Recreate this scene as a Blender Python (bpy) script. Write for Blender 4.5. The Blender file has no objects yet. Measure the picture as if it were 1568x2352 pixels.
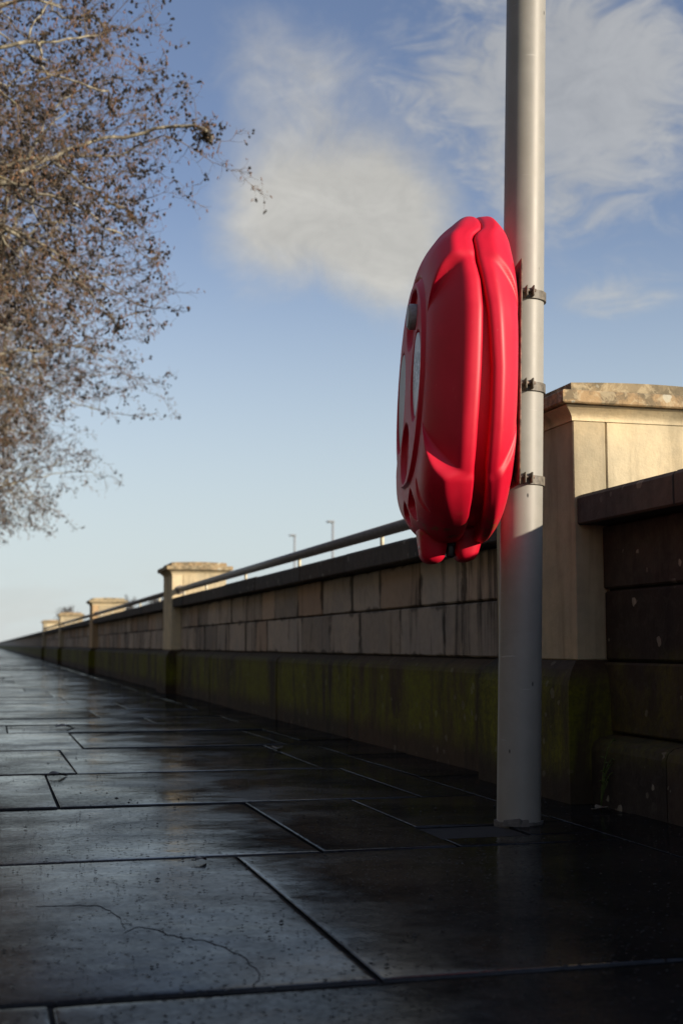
import bpy, math, random
import numpy as np
from mathutils import Vector, Matrix, kdtree

random.seed(7)
rng = np.random.default_rng(7)
S = bpy.context.scene
COL = S.collection

# ------------------------------------------------------------------ camera
PITCH, YAW, HC = math.radians(5.8785), math.radians(15.1867), 0.485
fw = Vector((math.sin(YAW)*math.cos(PITCH), math.cos(YAW)*math.cos(PITCH), math.sin(PITCH)))
rt = Vector((math.cos(YAW), -math.sin(YAW), 0))
up = rt.cross(fw)
cam = bpy.data.cameras.new('camera')
cam.sensor_fit = 'VERTICAL'; cam.sensor_height = 36.0; cam.sensor_width = 24.0
cam.lens = 2972.0/2352.0*36.0
cam.clip_start = 0.05; cam.clip_end = 3000
cam.dof.use_dof = True; cam.dof.focus_distance = 3.45; cam.dof.aperture_fstop = 5.0
co = bpy.data.objects.new('camera', cam); COL.objects.link(co)
M = Matrix((rt, up, -fw)).transposed().to_4x4(); M.translation = (0, 0, HC)
co.matrix_world = M
S.camera = co

# ------------------------------------------------------------------ light and exposure
SUN_HEAD, SUN_EL = math.radians(137), math.radians(16.5)
S.view_settings.view_transform = 'Standard'; S.view_settings.look = 'None'
S.view_settings.gamma = 1.0; S.view_settings.exposure = 0.25
S.view_settings.use_curve_mapping = False
sun = bpy.data.lights.new('sun', 'SUN'); sun.energy = 5.0; sun.angle = math.radians(0.6)
sun.color = (1.0, 0.86, 0.68)
so = bpy.data.objects.new('sun', sun); COL.objects.link(so)
sd = Vector((math.sin(SUN_HEAD)*math.cos(SUN_EL), math.cos(SUN_HEAD)*math.cos(SUN_EL), math.sin(SUN_EL)))
so.rotation_euler = sd.to_track_quat('Z', 'Y').to_euler()

# ------------------------------------------------------------------ node helpers
class NT:
    def __init__(s, tree): s.t = tree; s.n = tree.nodes; s.l = tree.links
    def node(s, typ, **kw):
        n = s.n.new(typ)
        for k, v in kw.items():
            if k.startswith('i_'):
                key = k[2:]; key = int(key) if key.isdigit() else key.replace('_', ' ')
                s.put(v, n.inputs[key])
            else: setattr(n, k, v)
        return n
    def put(s, v, sock):
        if isinstance(v, bpy.types.NodeSocket): s.l.new(v, sock)
        elif v is not None: sock.default_value = v
    def math(s, op, a, b=None, c=None, clamp=False):
        n = s.n.new('ShaderNodeMath'); n.operation = op; n.use_clamp = clamp
        for i, v in enumerate((a, b, c)): s.put(v, n.inputs[i])
        return n.outputs[0]
    def vmath(s, op, a, b=None):
        n = s.n.new('ShaderNodeVectorMath'); n.operation = op
        for i, v in enumerate((a, b)): s.put(v, n.inputs[i])
        return n.outputs['Value'] if op in ('DOT_PRODUCT', 'LENGTH') else n.outputs[0]
    def mix(s, f, a, b, blend='MIX'):
        n = s.n.new('ShaderNodeMix'); n.data_type = 'RGBA'; n.blend_type = blend
        s.put(f, n.inputs[0]); s.put(a, n.inputs[6]); s.put(b, n.inputs[7])
        return n.outputs[2]
    def ramp(s, f, lo, hi, a=0.0, b=1.0):
        n = s.n.new('ShaderNodeMapRange'); n.interpolation_type = 'SMOOTHSTEP'
        s.put(f, n.inputs[0]); s.put(lo, n.inputs[1]); s.put(hi, n.inputs[2]); s.put(a, n.inputs[3]); s.put(b, n.inputs[4])
        return n.outputs[0]
    def noise(s, vec, scale, detail=4, rough=0.55, dist=0.0):
        n = s.n.new('ShaderNodeTexNoise'); s.put(vec, n.inputs['Vector'])
        n.inputs['Scale'].default_value = scale; n.inputs['Detail'].default_value = detail
        n.inputs['Roughness'].default_value = rough; n.inputs['Distortion'].default_value = dist
        return n.outputs[0]
    def voro(s, vec, scale, rand=1.0):
        n = s.n.new('ShaderNodeTexVoronoi'); s.put(vec, n.inputs['Vector']); n.inputs['Scale'].default_value = scale
        n.inputs['Randomness'].default_value = rand
        return n
    def scale(s, vec, xyz): return s.vmath('MULTIPLY', vec, xyz)
    def bump(s, h, strength, dist, normal=None):
        n = s.n.new('ShaderNodeBump'); s.put(h, n.inputs['Height']); n.inputs['Strength'].default_value = strength
        n.inputs['Distance'].default_value = dist; s.put(normal, n.inputs['Normal'])
        return n.outputs[0]

def c4(c): return (c[0], c[1], c[2], 1.0)

# ------------------------------------------------------------------ world: sky with broken cloud
w = bpy.data.worlds.new('World'); S.world = w; w.use_nodes = True
t = NT(w.node_tree)
sky = t.node('ShaderNodeTexSky', sky_type='NISHITA', sun_disc=False)
sky.sun_elevation = SUN_EL; sky.sun_rotation = SUN_HEAD
sky.air_density = 1.0; sky.dust_density = 0.2; sky.ozone_density = 3.0; sky.altitude = 0
bg = w.node_tree.nodes['Background']
D = t.node('ShaderNodeTexCoord').outputs['Generated']
sep = t.node('ShaderNodeSeparateXYZ', i_0=D)
zz = t.math('MAXIMUM', sep.outputs[2], 0.0)
den = t.math('ADD', zz, 0.16)
flat = t.node('ShaderNodeCombineXYZ', i_0=t.math('DIVIDE', sep.outputs[0], den), i_1=t.math('DIVIDE', sep.outputs[1], den), i_2=0.0).outputs[0]
def dirv(x, y):
    return (fw + rt*((x-784)/2972) - up*((y-1176)/2972)).normalized()
def blob(x, y, rx, ry, tilt=0.0):
    c = dirv(x, y); r0 = Vector((c.y, -c.x, 0)).normalized(); u0 = r0.cross(c)
    ca, sa = math.cos(tilt), math.sin(tilt)
    r = r0*ca+u0*sa; u = u0*ca-r0*sa
    a = t.math('DIVIDE', t.vmath('DOT_PRODUCT', D, tuple(r)), rx/2972)
    b = t.math('DIVIDE', t.vmath('DOT_PRODUCT', D, tuple(u)), ry/2972)
    q = t.math('ADD', t.math('MULTIPLY', a, a), t.math('MULTIPLY', b, b))
    f = t.math('MAXIMUM', t.vmath('DOT_PRODUCT', D, tuple(c)), 0.0)
    return t.math('MULTIPLY', t.math('POWER', 2.718, t.math('MULTIPLY', q, -1.0)), t.ramp(f, 0.0, 0.3))
nz1 = t.noise(D, 7.0, 8, 0.62, 0.25)
nz2 = t.noise(t.scale(flat, (1.0, 1.0, 1.0)), 1.6, 9, 0.64, 0.6)
nz3 = t.noise(D, 26.0, 6, 0.6, 0.3)
b1 = blob(815, 430, 275, 240)
b2 = blob(905, 590, 120, 140)
b3 = blob(640, 500, 150, 120)
b4 = blob(1130, 190, 330, 260, 0.4)
b5 = blob(600, 120, 170, 120)
b6 = blob(1400, 260, 240, 260, -0.5)
b7 = blob(1420, 690, 150, 45, 0.15)
bs = t.math('ADD', t.math('ADD', b1, t.math('MULTIPLY', b2, 0.6)), t.math('MULTIPLY', b3, 0.5))
wisps = t.math('ADD', t.math('MULTIPLY', b4, 0.5), t.math('MULTIPLY', b6, 0.5))
wisps = t.math('ADD', wisps, t.math('MULTIPLY', b7, 0.35))
bs = t.math('ADD', bs, t.math('MULTIPLY', b5, 0.42))
edge = t.math('ADD', t.math('MULTIPLY', nz1, 0.6), t.math('MULTIPLY', t.noise(D, 19.0, 10, 0.68, 0.9), 0.4))
m1 = t.ramp(t.math('ADD', t.math('MULTIPLY', bs, 0.75), t.math('MULTIPLY', t.math('SUBTRACT', edge, 0.5), 1.15)), 0.14, 0.80)
m1 = t.math('MULTIPLY', m1, t.ramp(bs, 0.03, 0.25))
nz4 = t.noise(t.scale(D, (1.0, 1.0, 2.2)), 17.0, 10, 0.68, 0.9)
wn = t.math('ADD', t.math('MULTIPLY', nz2, 0.25), t.math('ADD', t.math('MULTIPLY', nz4, 0.55), t.math('MULTIPLY', nz3, 0.2)))
m2 = t.math('MULTIPLY', t.ramp(t.math('ADD', t.math('MULTIPLY', wisps, 0.45), wn), 0.54, 0.80), t.ramp(wisps, 0.03, 0.3))
# the same kind of broken cloud all over the rest of the sky
front = t.vmath('DOT_PRODUCT', D, tuple(dirv(700, 800)))
m3 = t.math('MULTIPLY', t.ramp(t.math('ADD', t.math('MULTIPLY', nz2, 0.7), t.math('MULTIPLY', nz1, 0.3)), 0.47, 0.66), t.ramp(front, 0.93, 0.80))
# low bank of cloud along the horizon
hn = t.noise(t.scale(D, (5, 5, 22)), 1.3, 6, 0.6, 0.2)
m4 = t.math('MULTIPLY', t.ramp(hn, 0.44, 0.62), t.ramp(zz, 0.075, 0.02))
mask = t.math('MAXIMUM', t.math('MAXIMUM', t.math('MULTIPLY', m1, 0.92), t.math('MULTIPLY', m2, 0.62)), t.math('MAXIMUM', t.math('MULTIPLY', m3, 0.75), t.math('MULTIPLY', m4, 0.28)))
CLOUD = (3.95, 3.85, 3.55)
shade = t.math('ADD', 0.48, t.math('ADD', t.math('MULTIPLY', nz1, 0.5), t.math('MULTIPLY', nz4, 0.6)))
cl = t.mix(1.0, c4(CLOUD), t.node('ShaderNodeCombineColor', i_0=shade, i_1=shade, i_2=shade).outputs[0], 'MULTIPLY')
SKYGAIN = (1.36, 1.06, 1.0)
skyc = t.mix(1.0, sky.outputs[0], c4(SKYGAIN), 'MULTIPLY')
# pale haze low over the river
hz = t.math('MULTIPLY', t.ramp(zz, 0.36, 0.0), 0.9)
skyc = t.mix(hz, skyc, c4((4.3, 5.0, 5.25)))
t.put(t.mix(mask, skyc, cl), bg.inputs[0])
bg.inputs[1].default_value = 0.114

# ------------------------------------------------------------------ materials
def new_mat(name):
    m = bpy.data.materials.new(name); m.use_nodes = True
    k = NT(m.node_tree); b = m.node_tree.nodes['Principled BSDF']
    return m, k, b
def simple(name, col, rough=0.5, metal=0.0, var=0.15, scale=30.0, bump=0.0, coat=0.0):
    m, k, b = new_mat(name)
    P = k.node('ShaderNodeTexCoord').outputs['Object']
    n = k.noise(P, scale, 5, 0.6)
    f = k.ramp(n, 0.3, 0.7)
    k.put(k.mix(f, c4([c*(1-var) for c in col]), c4([min(1, c*(1+var)) for c in col])), b.inputs['Base Color'])
    k.put(k.math('ADD', rough-0.06, k.math('MULTIPLY', n, 0.12)), b.inputs['Roughness'])
    b.inputs['Metallic'].default_value = metal
    if coat: b.inputs['Coat Weight'].default_value = coat
    if bump: k.put(k.bump(n, bump, 0.002), b.inputs['Normal'])
    return m

def stone_mat(name, base, grime, moss=0.0, lichen=0.0, streak=0.6, base_dark=1.0, zmoss=None, joints=0.0):
    """weathered sandstone: warm blotches, black run-off streaks, moss and lichen spots"""
    m, k, b = new_mat(name)
    P = k.node('ShaderNodeNewGeometry').outputs['Position']
    rnd = k.node('ShaderNodeObjectInfo').outputs['Random']
    n1 = k.noise(P, 3.0, 6, 0.6)
    n2 = k.noise(P, 22.0, 6, 0.65)
    col = k.mix(k.ramp(n1, 0.3, 0.7), c4([x*0.82 for x in base]), c4([base[0]*1.08, base[1]*1.0, base[2]*0.9]))
    col = k.mix(k.math('MULTIPLY', k.ramp(n2, 0.35, 0.75), 0.35), col, c4([x*0.55 for x in base]))
    tint = k.math('ADD', 0.62, k.math('MULTIPLY', rnd, 0.55))
    tc = k.node('ShaderNodeCombineColor', i_0=tint, i_1=tint, i_2=tint).outputs[0]
    col = k.mix(1.0, col, tc, 'MULTIPLY')
    warm = k.math('MULTIPLY', k.ramp(k.math('FRACT', k.math('MULTIPLY', rnd, 7.31)), 0.6, 1.0), 0.55)
    col = k.mix(warm, col, c4((base[0]*0.95, base[1]*0.66, base[2]*0.45)))
    sv = k.scale(P, (5.0, 5.0, 0.55))
    st = k.noise(sv, 1.7, 7, 0.66, 0.35)
    st2 = k.noise(k.scale(P, (9.0, 9.0, 1.4)), 1.3, 6, 0.6)
    blot = k.noise(P, 1.3, 4, 0.6)
    sn = k.math('ADD', k.math('ADD', k.math('MULTIPLY', st, 0.6), k.math('MULTIPLY', st2, 0.32)), k.math('MULTIPLY', k.math('SUBTRACT', blot, 0.4), 0.3))
    sf = k.math('MULTIPLY', k.ramp(sn, 0.49, 0.64), streak)
    col = k.mix(sf, col, c4(grime))
    if joints:
        g_ = k.node('ShaderNodeSeparateXYZ', i_0=k.node('ShaderNodeTexCoord').outputs['Generated'])
        ey = k.math('MINIMUM', g_.outputs[1], k.math('SUBTRACT', 1.0, g_.outputs[1]))
        ez = k.math('MINIMUM', g_.outputs[2], k.math('SUBTRACT', 1.0, g_.outputs[2]))
        nj = k.noise(k.scale(P, (7, 7, 2.5)), 1.6, 6, 0.65)
        wy = k.math('MULTIPLY', k.ramp(nj, 0.42, 0.74), 0.11); wz = k.math('MULTIPLY', k.ramp(k.noise(P, 5.0, 5, 0.6), 0.42, 0.74), 0.13)
        jf = k.math('MAXIMUM', k.ramp(k.math('SUBTRACT', ey, wy), 0.022, -0.03), k.math('MULTIPLY', k.ramp(k.math('SUBTRACT', ez, wz), 0.025, -0.04), 0.8))
        col = k.mix(k.math('MULTIPLY', jf, joints), col, c4(grime))
    if moss:
        ms = k.noise(k.scale(P, (2.6, 2.6, 0.8)), 1.5, 7, 0.66, 0.5)
        mf = k.ramp(ms, 0.36, 0.58)
        if zmoss:
            z = k.node('ShaderNodeSeparateXYZ', i_0=P).outputs[2]
            mf = k.math('MULTIPLY', mf, k.math('MULTIPLY', k.ramp(z, zmoss[0], zmoss[1]), k.ramp(z, zmoss[3], zmoss[2])))
        fine = k.ramp(k.noise(P, 55, 5, 0.7), 0.35, 0.62)
        mf = k.math('MULTIPLY', k.math('MULTIPLY', mf, moss), k.math('ADD', 0.45, k.math('MULTIPLY', fine, 0.55)))
        col = k.mix(mf, col, c4((0.15, 0.155, 0.003)))
    if lichen:
        v = k.voro(k.vmath('ADD', P, k.scale(k.node('ShaderNodeTexNoise', i_Vector=P, i_Scale=30.0).outputs[1], (0.03, 0.03, 0.03))), 21.0)
        sel = k.ramp(k.math('FRACT', k.math('MULTIPLY', v.outputs['Color'], 5.7)), 0.55, 0.6)
        rad = k.math('MULTIPLY', k.math('FRACT', k.math('MULTIPLY', v.outputs['Color'], 13.1)), 0.36)
        lf = k.math('MULTIPLY', k.ramp(k.math('SUBTRACT', v.outputs['Distance'], rad), 0.04, 0.0), sel)
        patch = k.ramp(k.noise(P, 4.0, 3, 0.5), 0.40-0.2*(lichen > 0.9), 0.58-0.2*(lichen > 0.9))
        col = k.mix(k.math('MULTIPLY', k.math('MULTIPLY', lf, patch), lichen), col, c4((0.55, 0.53, 0.42)))
        pl = k.ramp(k.noise(P, 24.0, 7, 0.72, 0.6), 0.50, 0.60)
        col = k.mix(k.math('MULTIPLY', k.ramp(k.noise(P, 11.0, 6, 0.7, 0.5), 0.45, 0.57), lichen*0.8), col, c4([x*0.36 for x in base]))
        col = k.mix(k.math('MULTIPLY', pl, lichen*0.5), col, c4([min(0.6, x*1.35) for x in base]))
    h = k.math('ADD', k.math('MULTIPLY', n2, 0.6), k.math('MULTIPLY', k.noise(P, 120, 4, 0.6), 0.4))
    k.put(col, b.inputs['Base Color'])
    k.put(k.math('ADD', 0.72, k.math('MULTIPLY', n2, 0.2)), b.inputs['Roughness'])
    b.inputs['Specular IOR Level'].default_value = 0.3
    k.put(k.bump(h, 0.55, 0.006), b.inputs['Normal'])
    return m

SAND = (0.36, 0.285, 0.185)
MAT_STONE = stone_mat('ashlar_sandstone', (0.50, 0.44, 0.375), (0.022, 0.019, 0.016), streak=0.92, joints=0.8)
MAT_PIER = stone_mat('pier_sandstone', (0.66, 0.58, 0.40), (0.14, 0.115, 0.07), streak=0.42)
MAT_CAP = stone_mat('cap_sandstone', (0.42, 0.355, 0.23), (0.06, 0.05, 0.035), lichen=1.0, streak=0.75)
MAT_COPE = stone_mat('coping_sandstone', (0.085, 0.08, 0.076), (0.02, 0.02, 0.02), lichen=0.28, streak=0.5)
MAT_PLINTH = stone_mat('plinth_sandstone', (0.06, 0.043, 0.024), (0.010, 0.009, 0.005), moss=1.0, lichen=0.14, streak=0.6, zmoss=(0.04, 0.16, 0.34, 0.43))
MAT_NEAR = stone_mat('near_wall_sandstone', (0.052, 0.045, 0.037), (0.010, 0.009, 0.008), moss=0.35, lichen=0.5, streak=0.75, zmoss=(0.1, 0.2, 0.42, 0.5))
MAT_MORTAR = simple('dark_mortar', (0.02, 0.018, 0.016), 0.9, var=0.3)

def slab_mat(name, seedoff):
    m, k, b = new_mat(name)
    P = k.node('ShaderNodeNewGeometry').outputs['Position']
    rnd = k.node('ShaderNodeObjectInfo').outputs['Random']
    off = k.vmath('ADD', P, k.node('ShaderNodeCombineXYZ', i_0=k.math('MULTIPLY', rnd, 37.0), i_1=k.math('MULTIPLY', rnd, 19.0), i_2=seedoff).outputs[0])
    n1 = k.noise(off, 2.2, 6, 0.6)
    n2 = k.noise(P, 38.0, 6, 0.65)
    col = k.mix(k.ramp(n1, 0.3, 0.7), c4((0.0075, 0.0080, 0.0086)), c4((0.0145, 0.0145, 0.0145)))
    col = k.mix(k.math('MULTIPLY', k.ramp(n2, 0.45, 0.7), 0.4), col, c4((0.024, 0.0235, 0.023)))
    k.put(col, b.inputs['Base Color'])
    wet = k.ramp(k.math('ADD', k.math('MULTIPLY', n1, 0.7), k.math('MULTIPLY', k.noise(P, 9.0, 5, 0.6), 0.3)), 0.40, 0.62)
    k.put(k.math('ADD', 0.055, k.math('MULTIPLY', wet, 0.16)), b.inputs['Roughness'])
    b.inputs['IOR'].default_value = 1.45
    g = k.noise(P, 160.0, 3, 0.6)
    und = k.noise(off, 3.0, 3, 0.5)
    dr = k.voro(P, 85.0)
    drops = k.math('MULTIPLY', k.ramp(dr.outputs['Distance'], 0.34, 0.12), k.ramp(k.math('FRACT', k.math('MULTIPLY', dr.outputs['Color'], 3.7)), 0.72, 0.76))
    nb = k.bump(und, 0.22, 0.02)
    nb = k.bump(k.math('ADD', k.math('MULTIPLY', g, 0.5), k.math('MULTIPLY', n2, 0.5)), 0.10, 0.003, nb)
    nb = k.bump(drops, 0.8, 0.002, nb)
    k.put(nb, b.inputs['Normal'])
    # the film of water is broken: part of the surface only damp
    dry = k.node('ShaderNodeBsdfPrincipled', i_Roughness=0.75)
    k.put(col, dry.inputs['Base Color']); k.put(nb, dry.inputs['Normal']); dry.inputs['Specular IOR Level'].default_value = 0.0
    patch = k.ramp(k.noise(off, 1.6, 6, 0.65, 0.4), 0.36, 0.66, 0.24, 0.68)
    speck = k.ramp(k.noise(P, 70.0, 4, 0.65), 0.40, 0.60, -0.05, 0.08)
    ms = k.node('ShaderNodeMixShader'); k.put(k.math('ADD', patch, speck, clamp=True), ms.inputs[0])
    k.l.new(b.outputs[0], ms.inputs[1]); k.l.new(dry.outputs[0], ms.inputs[2])
    k.l.new(ms.outputs[0], m.node_tree.nodes['Material Output'].inputs[0])
    return m
MAT_SLAB = slab_mat('wet_paving_slab', 0.0)

def pole_mat():
    m, k, b = new_mat('pale_grey_pole_paint')
    P = k.node('ShaderNodeTexCoord').outputs['Object']
    n = k.noise(P, 14.0, 6, 0.6)
    col = k.mix(k.ramp(n, 0.35, 0.7), c4((0.275, 0.268, 0.237)), c4((0.31, 0.30, 0.268)))
    v = k.voro(k.scale(P, (1, 1, 0.45)), 34.0)
    chip = k.math('MULTIPLY', k.ramp(v.outputs['Distance'], 0.13, 0.05), k.ramp(k.math('FRACT', k.math('MULTIPLY', v.outputs['Color'], 9.1)), 0.86, 0.87))
    col = k.mix(chip, col, c4((0.03, 0.028, 0.025)))
    sc = k.noise(k.scale(P, (3, 3, 40)), 2.0, 3, 0.5)
    col = k.mix(k.math('MULTIPLY', k.ramp(sc, 0.70, 0.76), 0.5), col, c4((0.62, 0.6, 0.57)))
    dirt = k.ramp(k.noise(k.scale(P, (7, 7, 0.8)), 2.2, 7, 0.7), 0.46, 0.72)
    col = k.mix(k.math('MULTIPLY', dirt, 0.45), col, c4((0.30, 0.28, 0.23)))
    k.put(col, b.inputs['Base Color'])
    k.put(k.math('ADD', 0.40, k.math('MULTIPLY', n, 0.16)), b.inputs['Roughness'])
    k.put(k.bump(n, 0.1, 0.002), b.inputs['Normal'])
    return m
MAT_POLE = pole_mat()

def red_mat():
    m, k, b = new_mat('red_polyethylene')
    P = k.node('ShaderNodeTexCoord').outputs['Object']
    n = k.noise(P, 9.0, 5, 0.55)
    col = k.mix(k.ramp(n, 0.3, 0.75), c4((0.60, 0.003, 0.026)), c4((0.69, 0.007, 0.034)))
    sc = k.noise(k.scale(P, (9, 9, 2.5)), 9.0, 4, 0.6, 1.2)
    col = k.mix(k.math('MULTIPLY', k.ramp(sc, 0.70, 0.76), 0.35), col, c4((0.85, 0.28, 0.25)))
    z = k.node('ShaderNodeSeparateXYZ', i_0=P).outputs[2]
    gr = k.math('MULTIPLY', k.ramp(k.noise(P, 26.0, 6, 0.7), 0.5, 0.62), k.math('MULTIPLY', k.ramp(z, -0.405, -0.45), k.ramp(z, -0.475, -0.46)))
    col = k.mix(k.math('MULTIPLY', gr, 0.7), col, c4((0.20, 0.14, 0.025)))
    k.put(col, b.inputs['Base Color'])
    fine = k.noise(P, 420.0, 3, 0.6)
    k.put(k.math('ADD', 0.40, k.math('MULTIPLY', n, 0.16)), b.inputs['Roughness'])
    b.inputs['Specular IOR Level'].default_value = 0.45
    k.put(k.bump(fine, 0.10, 0.001), b.inputs['Normal'])
    return m
MAT_RED = red_mat()
MAT_GREYCAP = simple('grey_plastic', (0.33, 0.33, 0.33), 0.5, var=0.2, scale=60)
MAT_GREYLABEL = simple('pale_grey_label', (0.42, 0.40, 0.37), 0.4, var=0.06, scale=12)
def label_mat():
    m, k, b = new_mat('worn_white_label')
    P = k.node('ShaderNodeTexCoord').outputs['Object']
    n = k.noise(P, 38.0, 6, 0.68, 0.3)
    z = k.node('ShaderNodeSeparateXYZ', i_0=P).outputs[2]
    band = k.math('MULTIPLY', k.ramp(z, -0.10, -0.02), k.ramp(z, 0.08, 0.0))
    f = k.math('MULTIPLY', k.ramp(n, 0.47, 0.53), band)
    k.put(k.mix(f, c4((0.72, 0.72, 0.72)), c4((0.22, 0.22, 0.22))), b.inputs['Base Color'])
    b.inputs['Roughness'].default_value = 0.3
    return m
MAT_LABEL = label_mat()
MAT_RUST = simple('rusty_steel_plate', (0.16, 0.105, 0.075), 0.6, var=0.6, scale=55, bump=0.5)
MAT_CLAMP = simple('weathered_steel_clamp', (0.13, 0.112, 0.085), 0.55, var=0.4, scale=70, bump=0.4)
MAT_BLACK = simple('black_plastic', (0.012, 0.012, 0.012), 0.4)
MAT_RAIL = simple('grey_painted_rail', (0.17, 0.16, 0.155), 0.5, var=0.15, scale=25)
MAT_RAILPOST = simple('pale_rail_post', (0.62, 0.58, 0.45), 0.5, var=0.1)
MAT_IRON = simple('cast_iron', (0.02, 0.019, 0.018), 0.7, var=0.3, scale=80, bump=0.3)
MAT_GALV = simple('galvanised_lamp', (0.30, 0.31, 0.32), 0.5)
MAT_CONC = simple('pale_mortar', (0.10, 0.093, 0.082), 0.85, var=0.3, scale=60, bump=0.5)
MAT_GRIT = simple('dark_grit', (0.02, 0.018, 0.015), 0.8)
MAT_LEAF = simple('wet_brown_leaf', (0.045, 0.028, 0.014), 0.45, var=0.4)
MAT_LEAFP = simple('pale_dead_leaf', (0.22, 0.19, 0.14), 0.6, var=0.3)
MAT_WEED = simple('weed_green', (0.06, 0.10, 0.015), 0.6, var=0.3)
MAT_GRASS = simple('grass_verge', (0.045, 0.075, 0.018), 0.9, var=0.4, scale=6, bump=0.6)
MAT_ROAD = simple('wet_asphalt', (0.035, 0.035, 0.035), 0.45, var=0.25, scale=40, bump=0.4)
MAT_TERRACE = simple('dark_terrace_stone', (0.085, 0.072, 0.058), 0.85, var=0.35, scale=1.5, bump=0.3)  # kept dark so the added terrace bounces little sunlight back
MAT_SLATE = simple('roof_slate', (0.05, 0.052, 0.06), 0.6, var=0.25, scale=4)
MAT_PANE = simple('dark_window_pane', (0.015, 0.017, 0.02), 0.08)
MAT_FRAME = simple('white_window_frame', (0.5, 0.49, 0.46), 0.5)
MAT_SOIL = simple('dark_bedding', (0.012, 0.011, 0.010), 0.95, var=0.3)
MAT_CONE = simple('dark_alder_cone', (0.022, 0.017, 0.013), 0.8, var=0.35, scale=90)
MAT_CATKIN = simple('brown_catkin', (0.20, 0.105, 0.055), 0.8, var=0.4, scale=3)
MAT_FARTREE = simple('far_bare_twigs', (0.10, 0.085, 0.075), 0.9, var=0.3)
def bark_mat():
    m, k, b = new_mat('lichened_bark')
    P = k.node('ShaderNodeTexCoord').outputs['Object']
    n = k.noise(P, 16.0, 6, 0.65); n2 = k.noise(P, 5.0, 4, 0.6)
    col = k.mix(k.ramp(n, 0.4, 0.6), c4((0.13, 0.11, 0.085)), c4((0.38, 0.35, 0.26)))
    col = k.mix(k.math('MULTIPLY', k.ramp(n2, 0.56, 0.66), 0.5), col, c4((0.26, 0.22, 0.07)))
    k.put(col, b.inputs['Base Color']); b.inputs['Roughness'].default_value = 0.85
    k.put(k.bump(n, 0.6, 0.01), b.inputs['Normal'])
    return m
MAT_BARK = bark_mat()
MAT_TWIG = simple('twig_bark', (0.15, 0.11, 0.07), 0.85, var=0.5, scale=2.5)
def water_mat():
    m, k, b = new_mat('river_water')
    P = k.node('ShaderNodeNewGeometry').outputs['Position']
    b.inputs['Base Color'].default_value = (0.02, 0.03, 0.03, 1); b.inputs['Roughness'].default_value = 0.08
    b.inputs['IOR'].default_value = 1.33
    k.put(k.bump(k.noise(P, 1.2, 5, 0.6), 0.3, 0.2), b.inputs['Normal'])
    return m
MAT_WATER = water_mat()

# ------------------------------------------------------------------ mesh helpers
def mesh_np(name, V, F, mat, smooth=False):
    me = bpy.data.meshes.new(name)
    me.from_pydata([tuple(v) for v in V], [], [tuple(f) for f in F])
    me.materials.append(mat)
    if smooth: me.polygons.foreach_set('use_smooth', [True]*len(me.polygons))
    me.update(); return me
def mesh_quads(name, V, Q, mat, smooth=True):
    """fast path: numpy verts (n,3) and quads (m,4)"""
    me = bpy.data.meshes.new(name)
    V = np.ascontiguousarray(V, dtype=np.float32); Q = np.ascontiguousarray(Q, dtype=np.int32)
    k = Q.shape[1]
    me.vertices.add(len(V)); me.vertices.foreach_set('co', V.ravel())
    me.loops.add(Q.size); me.loops.foreach_set('vertex_index', Q.ravel())
    me.polygons.add(len(Q)); me.polygons.foreach_set('loop_start', np.arange(0, Q.size, k, dtype=np.int32))
    me.polygons.foreach_set('use_smooth', np.full(len(Q), smooth))
    me.materials.append(mat); me.update(calc_edges=True); me.validate(); return me
def link(name, data, parent=None, loc=None):
    o = bpy.data.objects.new(name, data); COL.objects.link(o)
    if parent: o.parent = parent
    if loc is not None: o.location = loc
    return o
def tag(o, label, cat, group=None):
    o['label'] = label; o['category'] = cat
    if group: o['group'] = group
    return o
def struct(o): o['kind'] = 'structure'; return o
def stuff(o): o['kind'] = 'stuff'; return o
def thing(name, label, cat, loc=(0, 0, 0), group=None):
    return tag(link(name, None, None, loc), label, cat, group)

def cbox(x0, x1, y0, y1, z0, z1, c=0.006, skew=0.0):
    """chamfered box as verts, faces"""
    V = []; F = []
    xs, ys, zs = (x0, x1), (y0, y1), (z0, z1)
    idx = {}
    for i in (0, 1):
        for j in (0, 1):
            for k in (0, 1):
                sx, sy, sz = (1 if i == 0 else -1), (1 if j == 0 else -1), (1 if k == 0 else -1)
                p = (xs[i], ys[j], zs[k])
                for a in range(3):
                    q = list(p)
                    if a != 0: q[0] += sx*c
                    if a != 1: q[1] += sy*c
                    if a != 2: q[2] += sz*c
                    idx[(i, j, k, a)] = len(V); V.append(tuple(q))
    def face(l): F.append(l)
    for a in range(3):
        for s in (0, 1):
            o = [b for b in range(3) if b != a]
            l = []
            for (u, v) in ((0, 0), (1, 0), (1, 1), (0, 1)):
                key = [0, 0, 0]; key[a] = s; key[o[0]] = u; key[o[1]] = v
                l.append(idx[(key[0], key[1], key[2], a)])
            flip = (s == 0) != (a == 1)
            face(l[::-1] if flip else l)
    for a in range(3):
        o = [b for b in range(3) if b != a]
        for u in (0, 1):
            for v in (0, 1):
                k0 = [0, 0, 0]; k1 = [0, 0, 0]
                k0[o[0]] = k1[o[0]] = u; k0[o[1]] = k1[o[1]] = v; k1[a] = 1
                face([idx[(*k0, o[0])], idx[(*k1, o[0])], idx[(*k1, o[1])], idx[(*k0, o[1])]])
    for i in (0, 1):
        for j in (0, 1):
            for k in (0, 1): face([idx[(i, j, k, a)] for a in range(3)])
    return V, F
def fix_normals(me):
    import bmesh
    bm = bmesh.new(); bm.from_mesh(me); bmesh.ops.recalc_face_normals(bm, faces=bm.faces); bm.to_mesh(me); bm.free(); return me
def box_part(name, parent, dims, mat, c=0.006, smooth=False):
    me = fix_normals(mesh_np(name, *cbox(*dims, c), mat, smooth)); return link(name, me, parent)
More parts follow.
